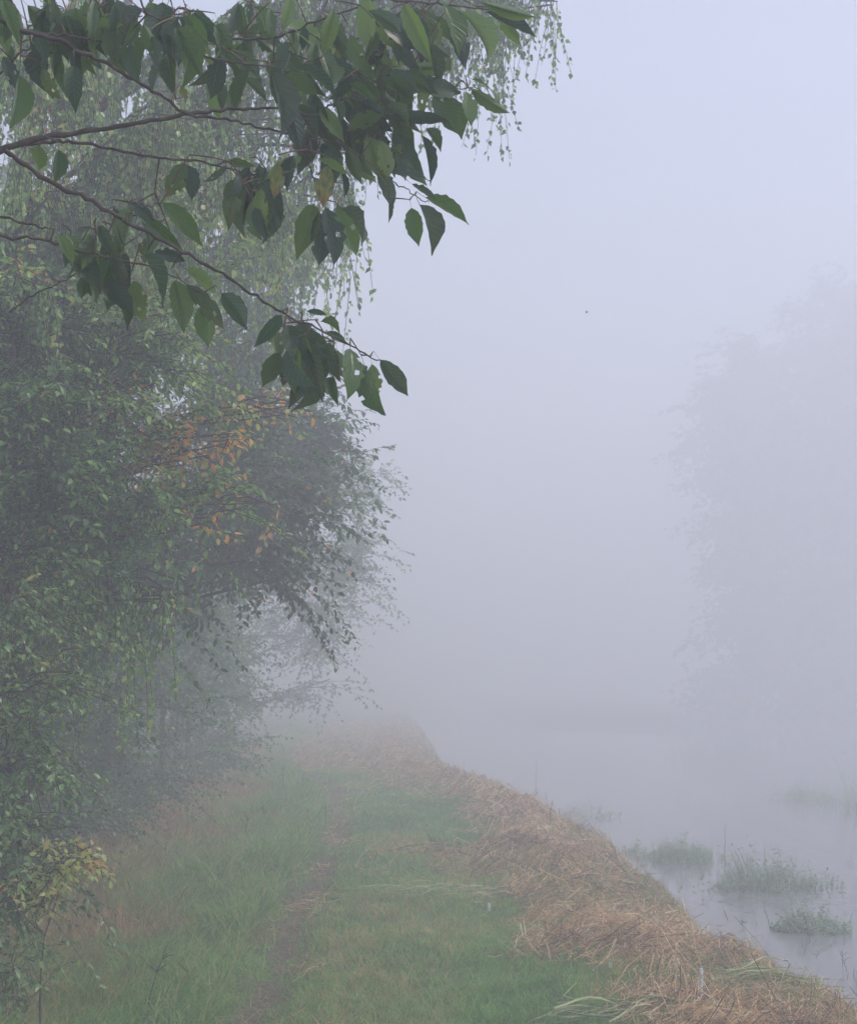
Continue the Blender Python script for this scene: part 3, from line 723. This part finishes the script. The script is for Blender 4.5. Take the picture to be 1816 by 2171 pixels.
EX = [  # traced leaves (base x, y, tip x, y, width) in photo pixels
 (979,25,1085,142,46),(957,15,992,152,44),(1030,25,1146,73,30),(1019,4,1150,47,28),(939,7,984,112,38),(877,33,906,113,34),(778,-20,779,112,52),(855,7,913,135,44),(1055,33,1105,98,30),
 (1001,168,1082,194,22),(997,186,1090,256,30),(939,204,996,298,44),(989,195,1002,264,46),(826,250,958,252,34),(917,204,974,286,42),(902,273,947,314,24),(895,288,925,394,26),(833,280,892,366,40),
 (819,362,914,369,26),(850,345,882,372,22),(798,352,838,440,52),(824,430,828,470,10),(872,441,886,521,42),(889,434,942,534,50),(902,419,1000,466,34),(873,390,926,420,14),
 (665,434,630,546,56),(676,450,688,572,74),(713,434,768,548,50),(725,444,802,508,50),(690,440,726,560,50),
 (250,0,262,96,56),(345,5,352,112,84),(405,55,402,200,40),(465,120,448,212,50),(528,146,488,232,48),(575,150,632,306,60),(600,148,680,202,44),(628,142,730,194,34),(600,200,642,330,46),
 (276,95,290,176,46),(346,120,362,184,40),(225,60,262,160,48),(40,158,40,278,62),(157,140,158,232,44),(90,145,116,218,44),(125,318,124,388,48),(82,310,84,358,40),(12,-10,18,94,58),
 (393,345,352,424,46),(398,350,412,425,44),(346,430,433,518,44),(300,455,392,533,28),(328,533,396,553,30),(306,540,368,652,48),(372,518,402,580,2),
 (370,595,402,706,54),(436,640,438,738,50),(395,603,495,702,44),(470,622,528,694,50),(396,572,472,622,40),(284,595,294,684,58),(244,590,232,652,50),(180,585,172,636,48),(160,540,210,600,56),(320,500,300,560,50),
 (262,540,262,610,52),(275,430,330,470,30),(240,440,260,520,56),(285,440,245,520,50),
 (597,668,540,737,34),(586,704,588,752,44),(594,748,552,824,44),(612,768,600,818,30),(634,748,648,814,40),(660,752,684,822,44),(700,800,710,850,28),(742,740,752,838,50),(772,775,786,880,50),(788,772,800,850,34),
 (806,763,872,845,42),(680,682,736,694,18),(692,704,738,728,18),(650,660,696,666,14),(640,680,660,760,60),(610,690,640,770,60),(690,730,712,800,44),(715,742,722,810,40),
 (480,352,440,392,18),(485,345,540,350,20),(500,360,498,420,50),(490,380,496,476,42),(530,380,545,480,46),(560,420,590,520,44),(540,440,566,510,36),(570,380,592,470,46),(520,420,532,470,30),(548,350,568,430,50),
 (620,330,604,400,44),
]
for e in EX:
    put_leaf((e[0], e[1]), (e[2], e[3]), e[4])
put_leaf((694, 352), (682, 440), 72, kind=6, roll=.2, lab='large yellow leaf with an orange rim')
put_leaf((588, 345), (584, 425), 34, kind=6, roll=.4, lab='ragged yellow leaf')
put_leaf((722, 362), (738, 418), 44, kind=0)
put_leaf((385, 180), (395, 212), 26, kind=6, lab='small orange brown leaf')
# filler leaves in the thick of each spray: (cx, cy, sx, sy, n, dx, dy, depth offset)
FILL = [(560, 120, 110, 60, 16, .2, 1, .16), (840, 80, 90, 60, 16, .6, 1, .16), (120, 20, 120, 40, 16, .1, 1, .12), (430, 70, 90, 60, 14, .1, 1, .12), (780, 260, 80, 60, 14, .6, .9, .1), (210, 560, 70, 40, 10, .2, 1, .02), (650, 740, 45, 40, 8, .2, 1, .02), (530, 420, 40, 40, 8, .1, 1, .02), (640, 60, 90, 55, 18, .1, 1, .18), (740, 120, 80, 60, 14, .35, 1, .15), (700, 215, 90, 45, 16, .5, 1, .1), (800, 210, 60, 50, 18, .8, .8, .08), (900, 60, 70, 45, 16, .6, 1, .2),
        (700, 300, 70, 40, 16, .2, 1, .1), (790, 310, 50, 40, 12, .7, .7, .08), (300, 50, 110, 50, 24, .1, 1, .02), (190, 505, 70, 25, 12, .1, 1, .0), (180, 20, 90, 40, 14, .1, 1, .1), (250, 500, 60, 30, 8, .2, 1, 0),
        (660, 720, 40, 35, 8, .2, 1, 0), (530, 380, 35, 30, 6, .1, 1, 0), (90, 60, 100, 70, 20, .1, 1, .15), (560, 20, 60, 25, 8, .1, 1, .2), (850, 150, 50, 35, 8, .8, .6, .1)]
for cx, cyy, sx, sy, n_, dx, dy, do in FILL:
    for _ in range(n_):
        b = (cx + rng.uniform(-1, 1) * sx, cyy + rng.uniform(-1, 1) * sy)
        L = rng.uniform(50, 108)
        d = np.array([dx, dy]) + rng.normal(0, .38, 2); d /= np.linalg.norm(d)
        put_leaf(b, (b[0] + d[0] * L, b[1] + d[1] * L), L * rng.uniform(.32, .46), db=CHD(b[0]) + do + rng.normal(0, .08), dt=None)
RV, RF, RU, RM, RT, RS, ro = [], [], [], [], [], [], 0
for kind, M in rest:
    me = CL[kind]
    v = np.zeros(len(me.vertices) * 3); me.vertices.foreach_get('co', v); v = v.reshape(-1, 3)
    q = np.zeros(len(me.loops), np.int32); me.loops.foreach_get('vertex_index', q)
    uv = np.zeros(len(me.loops) * 2); me.uv_layers[0].data.foreach_get('uv', uv)
    vu = np.zeros((len(v), 2)); vu[q] = uv.reshape(-1, 2)
    mi = np.zeros(len(me.polygons), np.int32); me.polygons.foreach_get('material_index', mi)
    sk = np.zeros(len(v)); me.attributes['sick'].data.foreach_get('value', sk)
    RV.append(v @ M[:3, :3].T + M[:3, 3]); RF.append(q.reshape(-1, 4) + ro); RU.append(vu); RM.append(mi); RS.append(sk); RT.append(np.full(len(v), rng.random()))
    ro += len(v)
if rest:
    obj('leaves', mesh('leaves', np.concatenate(RV), np.concatenate(RF), [M_CHERRY, M_STEM], uv=np.concatenate(RU), fmat=np.concatenate(RM), smooth=True,
        extra={'sick': np.concatenate(RS), 'tone': np.concatenate(RT)}), cherry, kind='stuff')
# twigs join every leaf stalk to the nearest branch
LB = np.array(lv_base)
tw = []
nodes = BP
for q in LB:
    dist = np.linalg.norm(nodes - q, axis=1) + .0
    a = nodes[int(np.argmin(dist))]
    t = np.linspace(0, 1, 6)[:, None]
    L = np.linalg.norm(q - a)
    tw.append(a * (1 - t) + q * t + np.sin(np.pi * t) * np.array([0, 0, .03 * L]))
    nodes = np.concatenate([nodes, tw[-1][2:]])
tw = np.array(tw)
V, F = tubes(tw - coff, np.linspace(.0021, .0011, 6)[None], 4)
obj('twigs', mesh('twigs', V, F, M_STEM, smooth=True), cherry, kind='stuff')
print('cherry leaves', len(LB))

# ------------------------------------------------------------------ grass and straw
def blades(x, y, h, wd, lean, hue, name, m, label=None, bendk=.5, zoff=0., az=None):
    n = len(x)
    az = rng.uniform(0, 2 * math.pi, n) if az is None else az
    fa = rng.uniform(0, 2 * math.pi, n)
    base = np.stack([x, y, gz(x, y) + zoff], -1)
    ld = np.stack([np.cos(az), np.sin(az), np.zeros(n)], -1)
    sd_ = np.stack([np.cos(fa), np.sin(fa), np.zeros(n)], -1) * (wd * .5)[:, None]
    up = np.array([0, 0, 1.])
    c1 = base + ld * (lean * h * .35)[:, None] + up * (h * .5)[:, None]
    c2 = base + ld * (lean * h)[:, None] + up * (h * (1 - bendk * lean * .6))[:, None]
    V = np.stack([base - sd_, base + sd_, c1 - sd_ * .8, c1 + sd_ * .8, c2], 1).reshape(-1, 3)
    T = np.array([[0, 1, 3], [0, 3, 2], [2, 3, 4]])
    F = (T[None] + (np.arange(n) * 5)[:, None, None]).reshape(-1, 3)
    return obj(name, mesh(name, V, F, m, hue=np.repeat(hue, 5)), kind='stuff', label=label, category=None)

def scatter(n, x0, x1, y0, y1, dens, p=1.4):
    """random points thinning with distance"""
    y = (y0 ** (1 - p) + rng.random(n) * (y1 ** (1 - p) - y0 ** (1 - p))) ** (1 / (1 - p))
    x = rng.uniform(x0, x1, n) + bend(y)
    k = rng.random(n) < dens(x - bend(y), x, y)
    return x[k], y[k]

# short turf of the path
def d_turf(u, x, y):
    rut = np.exp(-((u + .70 + (vnoise(y, y * 0 + 3, .7) - .5) * .15) / .17) ** 2) * sstep(.0, .3, vnoise(x, y, 1.2))
    edge = 1 - sstep(.8, 1.2, u + (vnoise(x, y, 2.5) - .5) * .7)
    return np.clip((.45 + .55 * vnoise(x * 1.6, y * .7, 2.0) + .9 * (vnoise(x, y, 9.0) - .5)) * (1 - .92 * rut), 0, 1) * edge
x, y = scatter(310000, -2.3, 1.4, 5.8, 55, d_turf, 1.6)
u = x - bend(y)
far = y / 8
n = len(x)
hgt = rng.uniform(.02, .06, n) * (.6 + 1.3 * vnoise(x, y, 6.0)) * (1 + .9 * sstep(-.9, -1.4, u)) * 1.08 * np.where(rng.random(n) < .05, 2.0, 1)
hue = np.clip(.15 + .42 * rng.random(n) + .3 * (vnoise(x * 1.5, y * .6, 1.7) - .35) + .25 * (vnoise(x, y, 6) - .5) + .38 * sstep(.42, .75, vnoise(x * 1.6, y * .45, .9)) * (rng.random(n) < .55) + .35 * sstep(7.0, 6.2, y) * (rng.random(n) < .5) + (rng.random(n) < .08) * .35, 0, 1)
blades(x, y, hgt, .0048 * np.maximum(far, .9) ** .8, rng.uniform(.2, 1.7, n), hue, 'short_grass', M_GRASS, 'short green turf of the grassy path')
# long green grass on the left verge
x, y = scatter(105000, -2.5, -.95, 5.8, 30, lambda u, x, y: np.clip(1.2 - .55 * sstep(-1.5, -2.2, u) - .9 * sstep(-1.35, -1.0, u), 0, 1) * (.15 + .9 * sstep(.3, .6, .6 * vnoise(x, y, 1.8) + .4 * vnoise(x, y, 6))), 1.6)
n = len(x); u = x - bend(y)
hue = np.clip(.2 + .48 * rng.random(n) ** 1.2 + (rng.random(n) < .10) * .35 + .2 * sstep(-1.7, -2.3, u) + .25 * (vnoise(x, y, 2.5) - .4), 0, 1)
blades(x, y, rng.uniform(.08, .34, n) * (.4 + 1.0 * vnoise(x, y, 3)), .0078 * np.maximum(y / 8, .9) ** .8, rng.uniform(.3, 1.7, n), hue, 'long_grass', M_GRASS, 'long green grass on the left verge')
# dry tall grass along the hedge foot
x, y = scatter(110000, -2.9, -1.2, 6.3, 34, lambda u, x, y: (1 - sstep(-1.85, -1.35, u + (vnoise(x, y, 1.3) - .5) * .6)) * (.15 + .8 * sstep(.3, .7, .5 * vnoise(x, y, 1.4) + .5 * vnoise(x, y, 5))), 1.4)
n = len(x)
hue = np.clip(.05 + .62 * rng.random(n), 0, 1)
blades(x, y, rng.uniform(.08, .42, n) * (.5 + .7 * vnoise(x, y, .9)), .0035 * np.maximum(y / 8, .9) ** .8, rng.uniform(.1, 1.3, n), hue, 'dry_grass', M_STRAW, 'tall dry tan grass at the foot of the hedge')
# standing stubble and weeds on the bank
x, y = scatter(60000, .9, 3.1, 5.8, 50, lambda u, x, y: .10 + .55 * sstep(1.9, 2.5, u) + .45 * sstep(.42, .3, vnoise(x, y, 1.5)), 1.5)
n = len(x)
hue = np.clip(.3 + .6 * rng.random(n) - (rng.random(n) < .2) * .25, 0, 1)
blades(x, y, rng.uniform(.04, .17, n), .0035 * np.maximum(y / 8, .9) ** .8, rng.uniform(.1, .8, n), hue, 'bank_stubble', M_GRASS, 'stubble standing along the bank edge')

def strands(x, y, L, wd, az, lift, pitch, hue, name, m, label, curve=.15):
    n = len(x)
    d = np.stack([np.cos(az), np.sin(az)], -1)
    pn = np.stack([-d[:, 1], d[:, 0]], -1)
    cv = rng.normal(0, curve, n) * L
    ts = np.array([-.5, 0, .5])
    pts = np.zeros((n, 3, 3))
    for q, t in enumerate(ts):
        xy = np.stack([x, y], -1) + d * (L * t)[:, None] + pn * (cv * (1 - 4 * t * t))[:, None]
        pts[:, q, :2] = xy
        pts[:, q, 2] = gz(xy[:, 0], xy[:, 1]) + lift + (t + .5) * L * pitch + rng.uniform(0, .012, n)
    tn = unit(np.gradient(pts, axis=1))
    sdv = unit(np.cross(tn, rng.normal(0, .5, (n, 1, 3)) + np.array([0, 0, 1.]))) * (wd * .5)[:, None, None]
    V = np.stack([pts - sdv, pts + sdv], 2).reshape(-1, 3)
    T = np.array([[0, 1, 3, 2], [2, 3, 5, 4]])
    F = (T[None] + (np.arange(n) * 6)[:, None, None]).reshape(-1, 4)
    return obj(name, mesh(name, V, F, m, hue=np.repeat(hue, 6)), kind='stuff', label=label)

def d_straw(u, x, y):
    s = sstep(.80, 1.25, u + (vnoise(x, y, 2.5) - .5) * .7) * (1 - .8 * sstep(2.2, 2.9, u))
    s = s + .9 * np.exp(-((y - 13.2 - .4 * u) / 1.0) ** 2) * sstep(-.6, .6, u) * (vnoise(x, y, 2) > .35)
    s = s * (.45 + .65 * sstep(.22, .42, vnoise(x, y, 1.5)))
    s = s + .35 * sstep(18, 24, y) * sstep(-.2, .6, u) + .7 * sstep(25, 32, y)  # bright straw across the far path imitates it dissolving into fog
    s = s + .14 * np.exp(-((u + .70) / .2) ** 2) * sstep(.4, .7, vnoise(x, y, 1.9))
    return np.clip(s * (.55 + .9 * vnoise(x, y, 3)), 0, 1)
x, y = scatter(215000, -1.3, 3.0, 5.8, 62, d_straw, 1.55)
n = len(x)
az = np.where(rng.random(n) < .45, rng.uniform(0, math.pi, n), rng.normal(.1, .45, n) + (vnoise(x, y, 1.9) - .5) * 3.2)
hue = np.clip(.04 + .84 * rng.random(n) ** 1.3 + .3 * (vnoise(x, y, 1.4) - .5) + .45 * (vnoise(x, y, 5) - .5), 0, 1)
strands(x, y, rng.uniform(.03, .22, n) * np.where(rng.random(n) < .06, 1.7, 1), rng.uniform(.0023, .0057, n) * np.maximum(y / 8, .9) ** .8, az, rng.uniform(0, .05, n), rng.normal(0, .38, n), hue, 'cut_straw', M_STRAW, 'reddish brown cut grass lying along the bank', curve=.28)

# cut reed heaps: each stalk a part
def strap_mesh(L, wd, hue, m, r):
    n = 9
    t = np.linspace(0, 1, n)
    x_ = (t - .5) * L
    y_ = r.normal(0, .10) * L * np.sin(t * math.pi) + r.normal(0, .03) * L * np.sin(t * 6)
    z_ = .012 + r.uniform(0, .05) * np.sin(t * math.pi) + .01 * np.sin(t * 9 + r.uniform(0, 6))
    ww = wd * .5 * np.clip(np.minimum(1, (1 - t) * 2.2), .08, 1)
    V = np.concatenate([np.stack([x_, y_ - ww, z_], -1), np.stack([x_, y_, z_ - ww * .7], -1), np.stack([x_, y_ + ww, z_ + ww * .3], -1)])
    F = []
    for k in range(n - 1):
        F += [(k, k + 1, n + k + 1, n + k), (n + k, n + k + 1, 2 * n + k + 1, 2 * n + k)]
    return mesh('reed_leaf', V, np.array(F), m, hue=hue, smooth=True)
rr = np.random.default_rng(5)
SM = [strap_mesh(rr.uniform(.35, .8), rr.uniform(.010, .02), h, M_REED, rr) for h in np.linspace(.1, .95, 14)]
SMW = [strap_mesh(rr.uniform(.15, .45), rr.uniform(.006, .011), h, M_STRAW, rr) for h in np.linspace(.55, 1, 8)]
def g_at(px, py):
    """ground point under a photo pixel"""
    d = np.linspace(5, 60, 1400)
    p = P(np.full_like(d, px), np.full_like(d, py), d)
    k = np.argmax(p[:, 2] < gz(p[:, 0], p[:, 1]))
    return p[k]
def reed_heap(px, py, rx, ry, n, label, pool, spread=.25, name='cut_reed_heap', height=.08):
    c = g_at(px, py)
    root = obj(name, None, None, (c[0], c[1], float(gz(c[0], c[1]))), label=label, category='cut reeds', group='cut reed leaves lying on the bank and path')
    for _ in range(n):
        ox, oy = rr.uniform(-rx, rx), rr.uniform(-ry, ry)
        xx, yy = c[0] + ox, c[1] + oy
        o = obj('reed_leaf', pool[rr.integers(len(pool))], root)
        o.location = (ox, oy, float(gz(xx, yy) - root.location.z) + rr.uniform(.01, height) * max(0, 1 - abs(ox) / rx * .6))
        o.rotation_euler = (rr.normal(0, .15), rr.normal(0, .07), rr.normal(.05, spread) + (math.pi if rr.random() < .5 else 0))
        s = rr.uniform(.6, 1.05)
        o.scale = (s, s, s)
    return root
reed_heap(1590, 2112, .22, .16, 60, 'heap of green cut reed leaves beside the water, lower right', SM[6:], .2, height=.16)
reed_heap(1360, 2150, .34, .10, 44, 'flattened green reed leaves at the bottom edge of the photo', SM, .3, height=.03)
reed_heap(970, 1900, .55, .35, 46, 'pale cut reeds strewn across the middle of the path', SMW[3:] + SM[9:], .22, height=.04)
reed_heap(1300, 1900, .3, .4, 14, 'few green reed leaves on the brown cut grass', SM[3:], .5, height=.06)
reed_heap(1110, 1815, .3, .8, 24, 'pale stalks slanting on the brown bank further along', SMW, .3, height=.05)
reed_heap(700, 1910, .22, .3, 14, 'pale broken stalks beside the bare rut', SMW, .25, height=.01)
reed_heap(640, 1930, .10, .4, 9, 'short dark and pale stalks lying in the bare rut', SMW, .3, height=.01)
reed_heap(720, 1790, .35, .9, 26, 'thin litter of stalks across the rut further along', SMW, .25, height=.01)
reed_heap(960, 1765, .5, .6, 8, 'curved pale stalks lying on the far turf', SMW, .2, height=.015)
reed_heap(1500, 2030, .45, .4, 30, 'loose tan stalks lying over the brown cut grass', SMW, .7, height=.09)

# pale upright stubs
def stub(px, py, hpx, label, lean=0.):
    b = g_at(px, py); b[2] = gz(b[0], b[1])
    h = hpx / FPX * b[1]
    r0 = .0115
    pts = np.array([[0, 0, -.02], [0, 0, h * .5], [lean * h, 0, h * .94], [lean * h + .002, 0, h]])
    V, F = tubes(pts[None], np.array([[r0, r0 * .95, r0 * .9, r0 * .5]]), 8)
    o = obj('reed_stub', mesh('reed_stub', V, F, M_PALE, smooth=True), None, b.tolist(), label=label, category='reed stub', group='pale cut stubs standing on the bank')
    return o
stub(1486, 2142, 78, 'tallest pale green stub standing upright beside the green reed heap', .02)
stub(1293, 2062, 22, 'short white stub at the edge of the green turf')
stub(1036, 1934, 18, 'tiny pale stub among the strewn reeds in mid path')

# dead stems on the verge
def stem(name, x, y, z, h, label, group, m, lean=(0, 0), r=.004, head=True):
    n = 7
    t = np.linspace(0, 1, n)
    pts = np.stack([lean[0] * h * t ** 1.6, lean[1] * h * t ** 1.6, h * t], -1) + rng.normal(0, .006, (n, 3)) * t[:, None]
    parts = [tubes(pts[None], np.linspace(r, r * .4, n)[None], 5)]
    if head:
        for q in range(5):
            a = pts[4 + q % 2]; e = a + np.array([rng.normal(0, .05), rng.normal(0, .05), rng.uniform(.02, .09)]) * max(.5, h)
            parts.append(tubes(np.stack([a, (a + e) / 2 + [0, 0, .005], e])[None], np.array([[r * .5, r * .6, r * .3]]), 4))
    V, F = merge(parts)
    return obj(name, mesh(name, V, F, m, smooth=True), None, (x, y, z), label=label, category='dead stem', group=group)
b = g_at(310, 2160)
stem('dead_weed', b[0], b[1], gz(b[0], b[1]) - .02, .36, 'dark dead stem leaning in the long green grass', None, M_DARKSTEM, (.25, .1), .004)
for q, (px, py, h) in enumerate([(520, 1800, .35), (560, 1760, .3), (600, 1700, .55), (640, 1690, .4), (1165, 1760, .35), (690, 1760, .3)]):
    b = g_at(px, py)
    stem('dead_weed', b[0], b[1], gz(b[0], b[1]) - .02, h, ['upright dry weed in the tan grass', 'dark weed beside the tan grass', 'tall fogged weed at the edge of the turf', 'fogged weed right of the tall one', 'dark weed on the crest of the bank', 'small weed in the middle of the far turf'][q], None, M_DARKSTEM, (rng.normal(0, .1), 0), .006)

# ------------------------------------------------------------------ plants in the water
def water_at(px, py):
    d = (py - 1450) / FPX
    y = (CAM[2] - WATER) / d
    return np.array([(px - 850) / FPX * y, y])
def clump(px, py, wpx, hpx, n, label, hue=(.12, .5)):
    c = water_at(px, py)
    rx = wpx / 2 / FPX * c[1]; hh = hpx / FPX * c[1]
    root = obj('water_plant_clump', None, None, (c[0], c[1], WATER), label=label, category='water plant', group='green plant clumps in the water')
    a = rng.uniform(0, 2 * math.pi, n); r = np.sqrt(rng.random(n))
    x = r * np.cos(a) * rx; y = r * np.sin(a) * rx * .8
    wide = rng.random(n) < .12; x = np.where(wide, x * 1.8, x); y = np.where(wide, y * 2.2, y)
    edge = .55 + .9 * vnoise(np.cos(a) * 2 + px, np.sin(a) * 2 + py, .9)
    x = x * edge * 1.15; y = y * edge
    hgt = hh * (1 - .75 * r ** 1.5) * rng.uniform(.25, 1.25, n) * (.5 + .9 * vnoise(x * 6 + px, y * 6, 1.0))
    for part, sel, m in (('blades', np.arange(n) % 3 > 0, M_WPLANT), ('leafy_stems', np.arange(n) % 3 == 0, M_WPLANT)):
        xs_, ys_, hs_ = x[sel], y[sel], hgt[sel]
        k = len(xs_)
        base = np.stack([xs_, ys_, np.full(k, -.05)], -1)
        if part == 'blades':
            ld = np.stack([np.cos(a[sel]), np.sin(a[sel]), np.zeros(k)], -1)
            s = np.stack([rng.normal(0, 1, k), rng.normal(0, 1, k), np.zeros(k)], -1); s = unit(s) * .006
            c1 = base + ld * (.12 * hs_)[:, None] + [0, 0, 1] * (hs_ * .6)[:, None]
            c2 = base + ld * (.35 * hs_)[:, None] + [0, 0, 1] * (hs_ + .05)[:, None]
            V = np.stack([base - s, base + s, c1 - s * .8, c1 + s * .8, c2], 1).reshape(-1, 3)
            F = (np.array([[0, 1, 3], [0, 3, 2], [2, 3, 4]])[None] + (np.arange(k) * 5)[:, None, None]).reshape(-1, 3)
            H = np.repeat(rng.uniform(*hue, k), 5)
        else:
            q = 6
            pos = np.repeat(base, q, 0) + np.array([0, 0, 1.]) * (np.tile(np.linspace(.25, 1, q), k) * np.repeat(hs_, q) + .04)[:, None]
            dd = unit(rng.normal(0, 1, (k * q, 3)) * [1, 1, .3] + [0, 0, .3])
            V, F, H = leaves(pos, dd, unit(rng.normal(0, .5, (k * q, 3)) + [0, 0, 1]), rng.uniform(.03, .06, k * q), rng.uniform(hue[0], hue[1] + .1, k * q), 'oval')
        obj(part, mesh(part, V, F, m, hue=H), root, kind='stuff')
clump(1610, 1872, 225, 85, 750, 'largest green plant clump in the water, right of the bank')
clump(1700, 1958, 130, 62, 380, 'smaller green plant clump nearer to the bottom right')
clump(1435, 1815, 130, 62, 700, 'pale clump further off in the fog, closest to the bank', (.4, .7))  # paler hue range imitates mist on the clumps further out
clump(1330, 1800, 60, 30, 60, 'small faint clump beside the bank crest', (.4, .7))
clump(1240, 1725, 120, 36, 130, 'very faint clump far off behind the crest', (.4, .7))
# reed bed with yellow heads at the right edge, further out
for px, py, wp, hp, lab in ((1790, 1700, 130, 140, 'fogged yellow green reed stand at the right edge, far out'), (1690, 1690, 110, 90, 'dim reed stand left of the yellow one, far out'), (1860, 1720, 120, 150, 'reed stand cut by the right edge of the view')):
    clump(px, py, wp, hp * .6, 260, lab, (.5, .8))  # palest hues, mist put into the colour of the far stands
stems = []
for q in range(46):
    px = rng.uniform(1330, 1830); py = rng.uniform(1790, 2100)
    if px < 1330 + (py - 1790) * 1.55 : px = 1330 + (py - 1790) * 1.55 + rng.uniform(20, 120)
    if px > 1830: continue
    c = water_at(px, py)
    if gz(c[0], c[1]) > WATER - .1: continue
    stem('dead_water_plant', c[0], c[1], WATER - .05, rng.uniform(.06, .22) , 'thin dark dead stem standing in the shallow water', 'dead stems standing in the water', M_DARKSTEM, (rng.normal(0, .15), rng.normal(0, .15)), .003, head=rng.random() < .4)
for q, (px, py, h, lab) in enumerate([(1524, 1835, .62, 'tallest thin stem rising left of the largest water clump'), (1132, 1700, .9, 'faint upright stake beyond the bank crest')]):
    c = water_at(px, py)
    stem('dead_water_plant', c[0], c[1], WATER - .05, h, lab, None, M_DARKSTEM, (.02, 0), .007, head=False)
# floating leaf scraps
fl = mesh('floating_leaf', np.array([[0, 0, 0], [.04, .015, .004], [.09, 0, 0], [.04, -.02, .003], [.12, .01, .006]]), np.array([[0, 3, 1], [3, 2, 1], [2, 4, 1]]), M_DARKSTEM)
for q in range(26):
    px = rng.uniform(1480, 1830); py = rng.uniform(1880, 1990)
    c = water_at(px, py)
    o = obj('floating_leaf', fl, None, (c[0], c[1], WATER + .002), label='small dark scrap of leaf floating on the water', category='leaf', group='leaf scraps floating on the water')
    o.rotation_euler = (0, 0, rng.uniform(0, 6.28)); o.scale = (rng.uniform(.5, 1.3),) * 3

# insect in flight, the dark speck in the bright fog
ip = P(1243, 662, 6.0)
bug = obj('flying_insect', None, None, ip.tolist(), label='tiny dark insect flying in the open fog', category='insect')
t = np.linspace(0, 1, 7)
V, F = tubes(np.stack([(t - .5) * .011, t * 0, (t - .5) * .003], -1)[None], (np.sin(np.pi * np.clip(t, .04, .96)) * .0028)[None], 7)
obj('body', mesh('body', V, F, M_BUG, smooth=True), bug)
wg = mesh('wing', np.array([[0, 0, 0], [-.003, .004, .001], [-.006, .010, .0015], [.001, .009, .002]]) , np.array([[0, 3, 2, 1]]), M_BUG)
obj('wing', wg, bug, (0, 0, .002)); o = obj('wing', wg, bug, (0, 0, .002)); o.scale = (1, -1, 1)

# ------------------------------------------------------------------ the fog
def b_fog(n, out):
    v = n.nodes.new('ShaderNodeVolumePrincipled')
    v.inputs['Color'].default_value = (*FOG_COL, 1)
    v.inputs['Density'].default_value = FOG
    v.inputs['Anisotropy'].default_value = 0.15
    n.links.new(v.outputs[0], out.inputs['Volume'])
M_FOG = mat('fog_air', b_fog)
x0, x1, y0, y1, z0, z1 = -380, 400, -28, 400, -4.0, FOG_TOP
x0, x1, y0, y1 = -401.5, 422.5, -31.5, 422.5
V = np.array([[x0, y0, z0], [x1, y0, z0], [x1, y1, z0], [x0, y1, z0], [x0, y0, z1], [x1, y0, z1], [x1, y1, z1], [x0, y1, z1]])
F = np.array([[0, 3, 2, 1], [4, 5, 6, 7], [0, 1, 5, 4], [1, 2, 6, 5], [2, 3, 7, 6], [3, 0, 4, 7]])
obj('haze', mesh('haze', V, F, M_FOG), kind='stuff')
